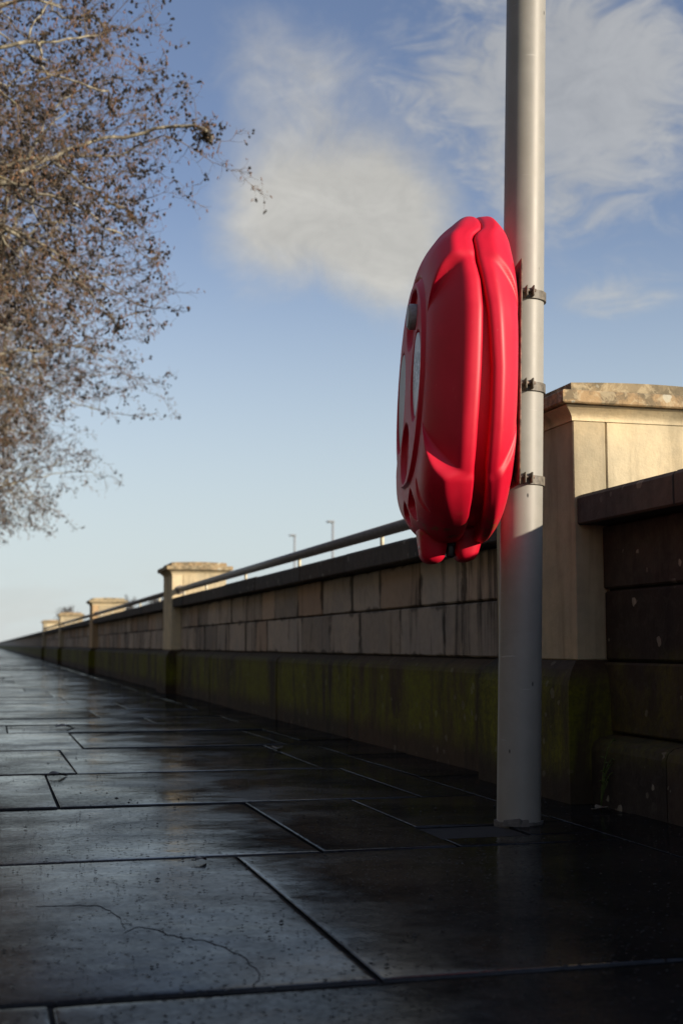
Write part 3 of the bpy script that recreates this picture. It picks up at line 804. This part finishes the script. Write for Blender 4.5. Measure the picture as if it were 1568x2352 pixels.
# steel back plate and the three pole clamps
hbox('back_plate', (-0.30, 0.30, 0.066, 0.071, -0.340, 0.258), MAT_RUST, 0.0012, 1)
def clamp(z):
    R = 0.0645
    V = []; F = []; n = 40; hh = 0.0125; a0, a1 = math.radians(20), math.radians(20-330)
    for i in range(n+1):
        q = a0+(a1-a0)*i/n; c, s = math.sin(q), math.cos(q)       # w = s, n = c
        for r, zz_ in ((0.0585, z-hh), (R, z-hh), (R, z+hh), (0.0585, z+hh)): V.append((r*s, r*c*1.0, zz_))
    for i in range(n):
        for k in range(4): F.append((i*4+k, i*4+(k+1) % 4, i*4+4+(k+1) % 4, i*4+4+k))
    F.append((0, 1, 2, 3)); F.append((4*n, 4*n+1, 4*n+2, 4*n+3))
    b = link('clamp_band', fix_normals(mesh_np('clamp_band', hl(V), F, MAT_CLAMP)), house)
    for n0 in (0.004, -0.015):
        lug = hbox('clamp_lug', (0.050, 0.084, n0, n0+0.005, z-0.011, z+0.019), MAT_CLAMP, 0.002, 2); lug.parent = b
    htube('clamp_bolt', [(0.072, 0.066, z+0.006), (0.072, -0.020, z+0.006)], 0.005, MAT_RUST, 12, b)
    htube('bolt_nut', [(0.072, 0.034, z+0.006), (0.072, 0.022, z+0.006)], 0.009, MAT_CLAMP, 6, b)
    arm = hbox('clamp_arm', (0.030, 0.063, 0.0, 0.066, z-0.0125, z+0.0085), MAT_CLAMP, 0.002, 1); arm.parent = b
for z in (1.470, 1.206, 0.942): clamp(z-ZC)

# ------------------------------------------------------------------ small things on the pavement
cov = thing('inspection_cover', 'small dark iron cover set in the paving beside the pole', 'cover', (1.2425, 3.27, 0))
box_part('cover_frame', cov, (-0.117, 0.117, -0.100, 0.100, -0.05, -0.010), MAT_IRON, 0.002)
for i in range(7):
    box_part('cover_rib', cov, (-0.10+i*0.031, -0.10+i*0.031+0.014, -0.085, 0.085, -0.012, -0.009), MAT_IRON, 0.002)

def leaf(label, x, y, s, rot, mat, cat='leaf'):
    V = []; F = []; n = 9
    for i in range(n):
        q = i/(n-1); wd = s*0.42*math.sin(math.pi*min(1, q*1.02+0.02))**0.8*(1-0.25*q)
        z = 0.004+0.10*s*math.sin(q*5.0)*q+0.02*s
        V += [(q*s-s/2, -wd, z+0.18*wd*abs(math.sin(q*9))), (q*s-s/2, 0, z-0.001), (q*s-s/2, wd, z+0.22*wd)]
    for i in range(n-1):
        for k in range(2): F.append((i*3+k, i*3+k+1, i*3+4+k, i*3+3+k))
    e = thing('fallen_leaf', label, cat, (x, y, 0.003), 'fallen leaves on the wet paving')
    e.rotation_euler = (0, 0, rot)
    b = mesh_np('blade', V, F, mat, True)
    o = link('blade', b, e); mo = o.modifiers.new('thickness', 'SOLIDIFY'); mo.thickness = 0.0015
    tube_part('stalk', e, [(-s/2, 0, 0.003+0.02*s), (-s*0.8, s*0.08, 0.005)], 0.0012, mat, 6)
leaf('curled dark wet leaf lying at the left end of a slab joint', 0.262, 4.98, 0.075, 0.3, MAT_LEAF)
leaf('flat dark leaf alone on a pale slab further along the path', 0.453, 7.84, 0.12, 0.2, MAT_LEAF)
leaf('pale dead leaf lying in the dark wet middle of the paving', 1.315, 5.98, 0.07, 1.2, MAT_LEAFP)
leaf('small black curled leaf near the joint corner in the foreground', 0.475, 2.95, 0.034, 0.6, MAT_LEAF)
leaf('pale crumpled leaf at the wall foot right of the pole', 1.76, 3.55, 0.055, 0.4, MAT_LEAFP)

CR1 = [(0.238, 2.272), (0.261, 2.313), (0.285, 2.294), (0.31, 2.226), (0.354, 2.181), (0.386, 2.117), (0.4, 2.045), (0.399, 1.934), (0.38, 1.87)]
CR2 = [(0.10, 2.54), (0.179, 2.53), (0.211, 2.518), (0.233, 2.45), (0.242, 2.37), (0.239, 2.298)]
def crack(pts, w0):
    n_ = len(pts); V = []; F = []
    for i, (x, y) in enumerate(pts):
        a_, b_ = pts[max(i-1, 0)], pts[min(i+1, n_-1)]; d = Vector((b_[0]-a_[0], b_[1]-a_[1], 0)).normalized(); p = Vector((-d.y, d.x, 0))*w0*(0.4+0.6*math.sin(math.pi*(i+0.5)/n_))
        V += [(x-p.x, y-p.y, 0.0004), (x+p.x, y+p.y, 0.0004), (x+p.x, y+p.y, -0.004), (x-p.x, y-p.y, -0.004)]
    for i in range(n_-1):
        for q in range(4): F.append((i*4+q, i*4+(q+1) % 4, i*4+4+(q+1) % 4, i*4+4+q))
    return fix_normals(mesh_np('crack', V, F, MAT_SOIL))
def fine(pts, n_=5):
    o_ = []
    for a_, b_ in zip(pts[:-1], pts[1:]):
        for i in range(n_): o_.append((a_[0]+(b_[0]-a_[0])*i/n_+random.gauss(0, 0.0022), a_[1]+(b_[1]-a_[1])*i/n_+random.gauss(0, 0.0022)))
    return o_+[pts[-1]]
link('crack', crack(fine(CR1), 0.0011), PAV); link('crack', crack(fine(CR2), 0.0006), PAV)

# grit washed over the slabs
n = 6500
gx = rng.uniform(-0.6, 1.8, n); gy = 1.3+10.5*rng.random(n)**1.9; gs = rng.uniform(0.0009, 0.0026, n)*np.where(rng.random(n) < 0.08, 1.9, 1.0)
base = np.array([(1, 0, 0), (0, 1, 0), (-1, 0, 0), (0, -1, 0), (0, 0, 0.7)])
ang = rng.uniform(0, 6.28, n); ca, sa = np.cos(ang), np.sin(ang)
bx = base[None, :, 0]*ca[:, None]-base[None, :, 1]*sa[:, None]; by = base[None, :, 0]*sa[:, None]+base[None, :, 1]*ca[:, None]
V = np.stack([gx[:, None]+bx*gs[:, None]*rng.uniform(0.8, 1.8, (n, 1)), gy[:, None]+by*gs[:, None], 0.0015+base[None, :, 2]*gs[:, None]*np.ones((n, 1))], -1).reshape(-1, 3)
fb = np.array([(0, 1, 4), (1, 2, 4), (2, 3, 4), (3, 0, 4)])
o = stuff(link('grit', mesh_quads('grit', V, (np.arange(n)[:, None, None]*5+fb[None]).reshape(-1, 3), MAT_GRIT, False)))
tag(o, 'dark grit scattered over the wet paving', 'grit')

# weed at the wall foot
wd = thing('weed', 'thin green weed sprouting at the wall foot right of the pole', 'weed', (1.79, 3.62, 0.0))
for k in range(5):
    a = random.uniform(0, 6.28); l = random.uniform(0.10, 0.21)
    pts = [(0.012*math.cos(a)*q*6+0.05*math.cos(a)*q*q-0.05*q, 0.05*math.sin(a)*q, l*math.sin(q*1.6)) for q in np.linspace(0, 1, 7)]
    tube_part('stem', wd, pts, [0.0022*(1-0.6*q) for q in np.linspace(0, 1, 7)], MAT_WEED, 5)
    for i in range(2, 7):
        p = Vector(pts[i]); d = Vector((random.uniform(-1, 0.6), random.uniform(-1, 1), random.uniform(-0.2, 0.6))).normalized()*random.uniform(0.015, 0.03)
        s_ = d.cross(Vector((0, 0, 1))).normalized()*0.005
        m_ = p+d*0.5+Vector((0, 0, 0.003))
        link('leaf', mesh_np('leaf', [p, m_+s_, p+d, m_-s_], [(0, 1, 2, 3)], MAT_WEED), wd)

# ------------------------------------------------------------------ street lamps across the river
def lamp(x, y, label):
    e = thing('street_lamp', label, 'street lamp', (x, y, 0.0), 'street lamps across the river')
    tube_part('lamp_column', e, [(0, 0, -0.4), (0, 0, 3), (0, 0, 8.0)], [0.10, 0.085, 0.06], MAT_GALV, 12)
    tube_part('lamp_arm', e, [(0, 0, 7.98), (-0.1, -0.08, 8.04), (-0.2, -0.16, 8.08)], 0.04, MAT_GALV, 8)
    V, F = cbox(-0.42, 0.06, -0.28, 0.05, 8.03, 8.14, 0.04)
    link('lamp_head', fix_normals(mesh_np('lamp_head', V, F, MAT_GALV)), e)
lamp(20.4, 77.2, 'taller of two thin grey street lamps above the handrail')
lamp(20.4, 87.6, 'left and lower of two thin grey street lamps above the handrail')

# ------------------------------------------------------------------ trees
def seg_mesh(name, P0, P1, R0, R1, mat, ns=4):
    """many short tapered prisms in one mesh"""
    P0, P1 = np.asarray(P0), np.asarray(P1); R0, R1 = np.asarray(R0), np.asarray(R1)
    d = P1-P0; L = np.linalg.norm(d, axis=1, keepdims=True); d = d/np.maximum(L, 1e-6)
    P1 = P1+d*np.minimum(L*0.05, 0.004)
    ref = np.where(np.abs(d[:, 2:3]) > 0.9, np.array([[1., 0, 0]]), np.array([[0., 0, 1]]))
    a = np.cross(ref, d); a /= np.linalg.norm(a, axis=1, keepdims=True); b = np.cross(d, a)
    q = 2*np.pi*np.arange(ns)/ns
    off = a[:, None, :]*np.cos(q)[None, :, None]+b[:, None, :]*np.sin(q)[None, :, None]
    V = np.concatenate([P0[:, None]+off*R0[:, None, None], P1[:, None]+off*R1[:, None, None]], 1).reshape(-1, 3)
    n = len(P0); i = np.arange(ns)
    f = np.stack([i, (i+1) % ns, ns+(i+1) % ns, ns+i], -1)
    return mesh_quads(name, V, (np.arange(n)[:, None, None]*2*ns+f[None]).reshape(-1, 4), mat, True)
def ellipsoids(name, C, Dv, L, W, mat, ring=6):
    """small pointed ovals (cones, buds) along directions Dv"""
    C = np.asarray(C); d = Dv/np.linalg.norm(Dv, axis=1, keepdims=True)
    ref = np.where(np.abs(d[:, 2:3]) > 0.9, np.array([[1., 0, 0]]), np.array([[0., 0, 1]]))
    a = np.cross(ref, d); a /= np.linalg.norm(a, axis=1, keepdims=True); b = np.cross(d, a)
    lv = [(-0.5, 0.25), (-0.2, 0.95), (0.2, 0.9), (0.5, 0.15)]; q = 2*np.pi*np.arange(ring)/ring
    V = []
    for t_, r_ in lv:
        V.append(C[:, None]+d[:, None]*(t_*L)[:, None, None]+(a[:, None]*np.cos(q)[None, :, None]+b[:, None]*np.sin(q)[None, :, None])*(r_*W/2)[:, None, None])
    V = np.concatenate(V, 1).reshape(-1, 3); n = len(C); per = ring*4; i = np.arange(ring); F = []
    for k in range(3): F.append(np.stack([k*ring+i, k*ring+(i+1) % ring, (k+1)*ring+(i+1) % ring, (k+1)*ring+i], -1))
    F = np.concatenate(F)
    return mesh_quads(name, V, (np.arange(n)[:, None, None]*per+F[None]).reshape(-1, 4), mat, True)

def colonize(att, start, step, infl, kill, iters, r, bias):
    """space colonisation: grows a branch skeleton into the cloud of points"""
    pos = list(start[0]); par = list(start[1]); alive = np.ones(len(att), bool); att = np.asarray(att)
    for it in range(iters):
        kd = kdtree.KDTree(len(pos))
        for i, p in enumerate(pos): kd.insert(p, i)
        kd.balance()
        acc = {}
        idx = np.nonzero(alive)[0]
        if len(idx) == 0: break
        for i in idx:
            p, j, dd = kd.find(att[i])
            if dd < kill: alive[i] = False; continue
            if dd < infl:
                v = (att[i]-np.array(p))/dd
                if j in acc: acc[j] = acc[j]+v
                else: acc[j] = v
        if not acc: break
        added = 0
        for j, v in acc.items():
            v = v/(np.linalg.norm(v)+1e-6)+r.normal(0, 0.16, 3)+bias
            v /= np.linalg.norm(v)
            q = np.array(pos[j])+v*step
            pos.append(tuple(q)); par.append(j); added += 1
        if not added: break
    return np.array(pos), np.array(par)

def alder(label, tx, ty, seed, natt, ntw, cone_n, hi, zmax, rx, ry, zb):
    r = np.random.default_rng(seed)
    e = thing('alder_tree', label, 'tree', (tx, ty, 0), 'bare alders overhanging the path')
    # crown volume: a broad dome, fuller and lower on the side that leans over the path
    def inside(p):
        x, y, z = p[:, 0], p[:, 1], p[:, 2]
        q = (np.abs(x/(rx-0.30*np.maximum(0, z-zb-1.5)*(hi*1.0)+0.15*np.minimum(y, 0)))**2.4+np.abs(y/ry)**2.4+np.where(z < zb+1.5, np.abs((z-zb-1.5)/1.5)**2.6, np.abs((z-zb-1.5)/6.0)**2.2))**(1/2.4)
        wob = 0.05*np.sin(x*2.3+seed)+0.07*np.sin(y*2.9+seed*2.1+z*1.3)+0.07*np.sin(z*3.7+x*1.9+seed)+0.05*np.sin(z*7.1+y*3.3)
        return (q+wob < 1.0) & (z > zb-0.05+0.16*np.sin(y*1.7+seed))
    P = []
    while sum(map(len, P)) < natt:
        c = np.stack([r.uniform(2.7, 5.8, 8000), r.uniform(-ry, ry, 8000), r.uniform(2.2, zmax, 8000)], -1)
        c = c[inside(c)]; P.append(c)
    att = np.concatenate(P)[:natt]
    c = np.stack([r.uniform(-5, 2.4, 6000), r.uniform(-4.3, 4.3, 6000), r.uniform(2.6, 10.5, 6000)], -1); c = c[inside(c)]
    rest = c[r.random(len(c)) < 0.16]
    att = np.concatenate([att, rest])
    # trunk and main limbs laid by hand, then grown
    pos = []; par = []
    def chain(pts, parent, nstep):
        last = parent
        pts = [np.array(p) for p in pts]
        for a, b in zip(pts[:-1], pts[1:]):
            for i in range(1, nstep+1):
                q = a+(b-a)*i/nstep+r.normal(0, 0.02, 3)
                pos.append(tuple(q)); par.append(last); last = len(pos)-1
        return last
    pos.append((0, 0, -0.2)); par.append(-1)
    t1 = chain([(0, 0, -0.2), (0.05, 0.03, 1.6), (0.12, -0.02, 2.6)], 0, 8)
    t2 = chain([pos[t1], (0.1, 0.1, 4.2), (-0.1, 0.0, 6.0), (0.05, 0.1, 8.4)], t1, 8)
    trunk_n = len(pos)
    limbs = []
    for k, (zl, tip) in enumerate([(2.4, (3.1, -1.2, 3.9)), (2.6, (3.3, 0.3, 4.3)), (2.9, (3.0, 1.6, 4.0)), (3.6, (2.9, -0.3, 5.3)), (3.3, (2.8, -2.3, 4.6)), (3.2, (2.6, 2.6, 4.8)), (2.8, (-3.0, 0.8, 4.4)), (3.2, (-2.6, -1.8, 5.0)), (3.9, (-0.5, 3.0, 5.8)), (3.9, (-0.4, -3.0, 5.8))]):
        j = min(range(trunk_n), key=lambda i: abs(pos[i][2]-zl)); b = np.array(pos[j]); tp = np.array(tip)*np.array([1, ry/4.4, 1])+r.normal(0, 0.12, 3)+np.array([0, 0, zb-2.6])
        mid = b*0.5+tp*0.5+np.array([0, 0, 0.35])+r.normal(0, 0.12, 3)
        s0 = len(pos); chain([b, mid, tp], j, 12); limbs.append((s0, len(pos)))
    n_fixed = len(pos)
    pos, par = colonize(att, (pos, par), 0.085 if hi else 0.11, 0.85, 0.10 if hi else 0.13, 70, r, np.array([0.02, 0, -0.03]))
    n = len(pos)
    kids = np.zeros(n, int)
    for j in par[1:]: kids[j] += 1
    rad = np.zeros(n); acc = np.zeros(n); TIP = 0.0021 if hi else 0.0026
    for i in range(n-1, 0, -1):
        rad[i] = TIP if kids[i] == 0 else acc[i]**(1/2.08)
        acc[par[i]] += rad[i]**2.08
    rad[0] = max(acc[0]**(1/2.08), 0.16)
    rad[:trunk_n] = np.maximum(rad[:trunk_n], np.interp(pos[:trunk_n, 2], [0, 2.5, 8.4], [0.19, 0.15, 0.04]))
    def sub(name, mask, mat, ns):
        ii = np.nonzero(mask)[0]; ii = ii[ii > 0]
        if len(ii) == 0: return None
        pr = rad[par[ii]]; pr = np.minimum(pr, rad[ii]*1.5)
        return link(name, seg_mesh(name, pos[par[ii]], pos[ii], pr, rad[ii], mat, ns), e)
    ar = np.arange(n)
    sub('trunk', ar < trunk_n, MAT_BARK, 14)
    for a, b in limbs: sub('limb', (ar >= a) & (ar < b), MAT_BARK, 9)
    grown = ar >= n_fixed
    stuff(sub('branches', grown & (rad > 0.006), MAT_BARK, 6))
    thin = grown & (rad <= 0.006)
    # fine side twigs on the outer wood
    cand = np.nonzero(thin & (pos[:, 0] > 1.5))[0]
    pick = r.choice(cand, min(ntw, len(cand)*3))
    d0 = pos[pick]-pos[par[pick]]; d0 /= np.linalg.norm(d0, axis=1, keepdims=True)
    P0, P1, R0, R1 = [], [], [], []
    cur = pos[pick]; dr = d0+r.normal(0, 0.75, d0.shape); dr /= np.linalg.norm(dr, axis=1, keepdims=True)
    ln = r.uniform(0.022, 0.055, len(pick)); rd = np.full(len(pick), 0.0017 if hi else 0.0022)
    for k in range(3):
        nx = cur+dr*ln[:, None]
        P0.append(cur); P1.append(nx); R0.append(rd*(1-0.18*k)); R1.append(rd*(0.82-0.18*k))
        cur = nx; dr = dr+r.normal(0, 0.35, dr.shape)+np.array([0.05, 0, 0.02]); dr /= np.linalg.norm(dr, axis=1, keepdims=True)
    ii = np.nonzero(thin)[0]
    P0.append(pos[par[ii]]); P1.append(pos[ii]); R0.append(np.minimum(rad[par[ii]], rad[ii]*1.5)); R1.append(rad[ii])
    stuff(link('twigs', seg_mesh('twigs', np.concatenate(P0), np.concatenate(P1), np.concatenate(R0), np.concatenate(R1), MAT_TWIG, 3), e))
    # dark cones in twos and threes at the twig ends, dull catkins between
    tips = np.concatenate([cur, pos[np.nonzero((kids == 0) & (pos[:, 0] > 1.2))[0]]])
    ct = tips[r.choice(r.choice(len(tips), int(cone_n*0.42), replace=False) if len(tips) > cone_n else len(tips), cone_n)]
    C = ct+r.normal(0, 0.017, ct.shape); dv = r.normal(0, 1, C.shape)+np.array([0, 0, -0.5])
    k_ = 1.0 if hi else 1.15
    stuff(link('cones', ellipsoids('cones', C, dv, r.uniform(0.024, 0.036, len(C))*k_, r.uniform(0.016, 0.024, len(C))*k_, MAT_CONE), e))
    ct = tips[r.choice(len(tips), int(cone_n*0.85))]
    C = ct+r.normal(0, 0.02, ct.shape); dv = r.normal(0, 0.5, C.shape)+np.array([0, 0, -1.0])
    stuff(link('catkins', ellipsoids('catkins', C, dv, r.uniform(0.015, 0.05, len(C))*k_, r.uniform(0.006, 0.013, len(C))*k_, MAT_CATKIN, 4), e))
    return e
alder('nearest bare alder with dark cones overhanging from the upper left', -3.05, 10.7, 3, 3000, 8500, 5600, True, 6.2, 4.72, 2.5, 2.8)
alder('second bare brown alder behind the nearest, at the left edge', -3.05, 18.6, 11, 3400, 13000, 7000, False, 8.4, 4.85, 3.2, 2.95)
alder('farthest of the three alders, its twigs hanging lowest over the path', -3.05, 27.6, 23, 3000, 12000, 6500, False, 9.0, 4.9, 3.4, 2.4)

def far_tree(label, x, y, h, seed):
    r = np.random.default_rng(seed)
    e = thing('bare_tree', label, 'tree', (x, y, 0.3), 'distant bare trees over the river')
    tube_part('trunk', e, [(0, 0, -0.5), (0.1, 0, h*0.3), (0, 0.1, h*0.75)], [0.28, 0.2, 0.05], MAT_FARTREE, 8)
    P0, P1, R0, R1 = [], [], [], []
    for k in range(46):
        z0 = r.uniform(0.2, 0.75)*h; a = r.uniform(0, 6.28); d = np.array([math.cos(a), math.sin(a), r.uniform(0.3, 1.1)]); p = np.array([0, 0, z0]); L = (h-z0)*r.uniform(0.25, 0.6)
        for s in range(6):
            q = p+d/np.linalg.norm(d)*L/6; P0.append(p); P1.append(q); R0.append(0.06*(1-s/7)); R1.append(0.06*(1-(s+1)/7))
            for m in range(7):
                dd = d+r.normal(0, 0.8, 3); dd /= np.linalg.norm(dd); q2 = q+dd*L*0.28; P0.append(q); P1.append(q2); R0.append(0.022); R1.append(0.012)
                for g in range(2):
                    d3 = dd+r.normal(0, 0.6, 3); d3 /= np.linalg.norm(d3); P0.append(q2); P1.append(q2+d3*L*0.16); R0.append(0.014); R1.append(0.009)
            p = q; d = d+r.normal(0, 0.18, 3)
    stuff(link('crown', seg_mesh('crown', np.array(P0), np.array(P1), np.array(R0), np.array(R1), MAT_FARTREE, 3), e))
far_tree('distant bare tree glimpsed under the handrail beside the middle pier', 26.0, 205.0, 9.6, 5)
far_tree('distant bare tree glimpsed under the handrail, left of the other', 25.0, 240.0, 10.5, 6)
far_tree('tiny bare tree showing above the farthest pier at the left', 24.0, 420.0, 15.0, 8)

# ------------------------------------------------------------------ unseen terrace across the road, added to cut sky light on the left
def house_block(k, y0, L, H):
    e = thing('added_terrace_house', 'unseen dark stone terraced house added across the road to cut sky light, number %s in the row' % ('first', 'second', 'third', 'fourth', 'fifth', 'sixth', 'seventh')[k], 'house', (-16.0, y0, 0.0), 'unseen terraced houses added across the road')
    box_part('wall', e, (-10.0, 0.0, 0.0, L-0.02, -0.3, H), MAT_TERRACE, 0.02)
    V, F = extrude_y([(0.4, H), (-5.0, H+4.2), (-10.4, H), (-10.4, H-0.12), (0.4, H-0.12)], -0.0, L-0.02)
    rf = link('roof', fix_normals(mesh_np('roof', V, F, MAT_SLATE)), e)
    box_part('chimney', rf, (-5.8, -4.2, L-1.3, L-0.1, H+3.0, H+6.0), MAT_TERRACE, 0.03)
    nx = int(L//3.2); st = L/nx
    for fl in range(int(H//3.3)):
        for i in range(nx):
            yc = st*(i+0.5); zb = 0.9+fl*3.3
            if fl == 0 and i == 0:
                d = box_part('door', e, (0.004, 0.06, yc-0.55, yc+0.55, 0.02, 2.5), MAT_FRAME, 0.01); continue
            f = box_part('window', e, (0.003, 0.07, yc-0.62, yc+0.62, zb, zb+1.9), MAT_FRAME, 0.01)
            box_part('pane', f, (0.068, 0.075, yc-0.54, yc+0.54, zb+0.08, zb+0.9), MAT_PANE, 0.002)
            box_part('pane', f, (0.068, 0.075, yc-0.54, yc+0.54, zb+1.0, zb+1.82), MAT_PANE, 0.002)
for k in range(7): house_block(k, -70+k*24.0, 24.0, (13.2, 13.2, 14.4, 13.2, 13.8, 13.2, 14.4)[k])
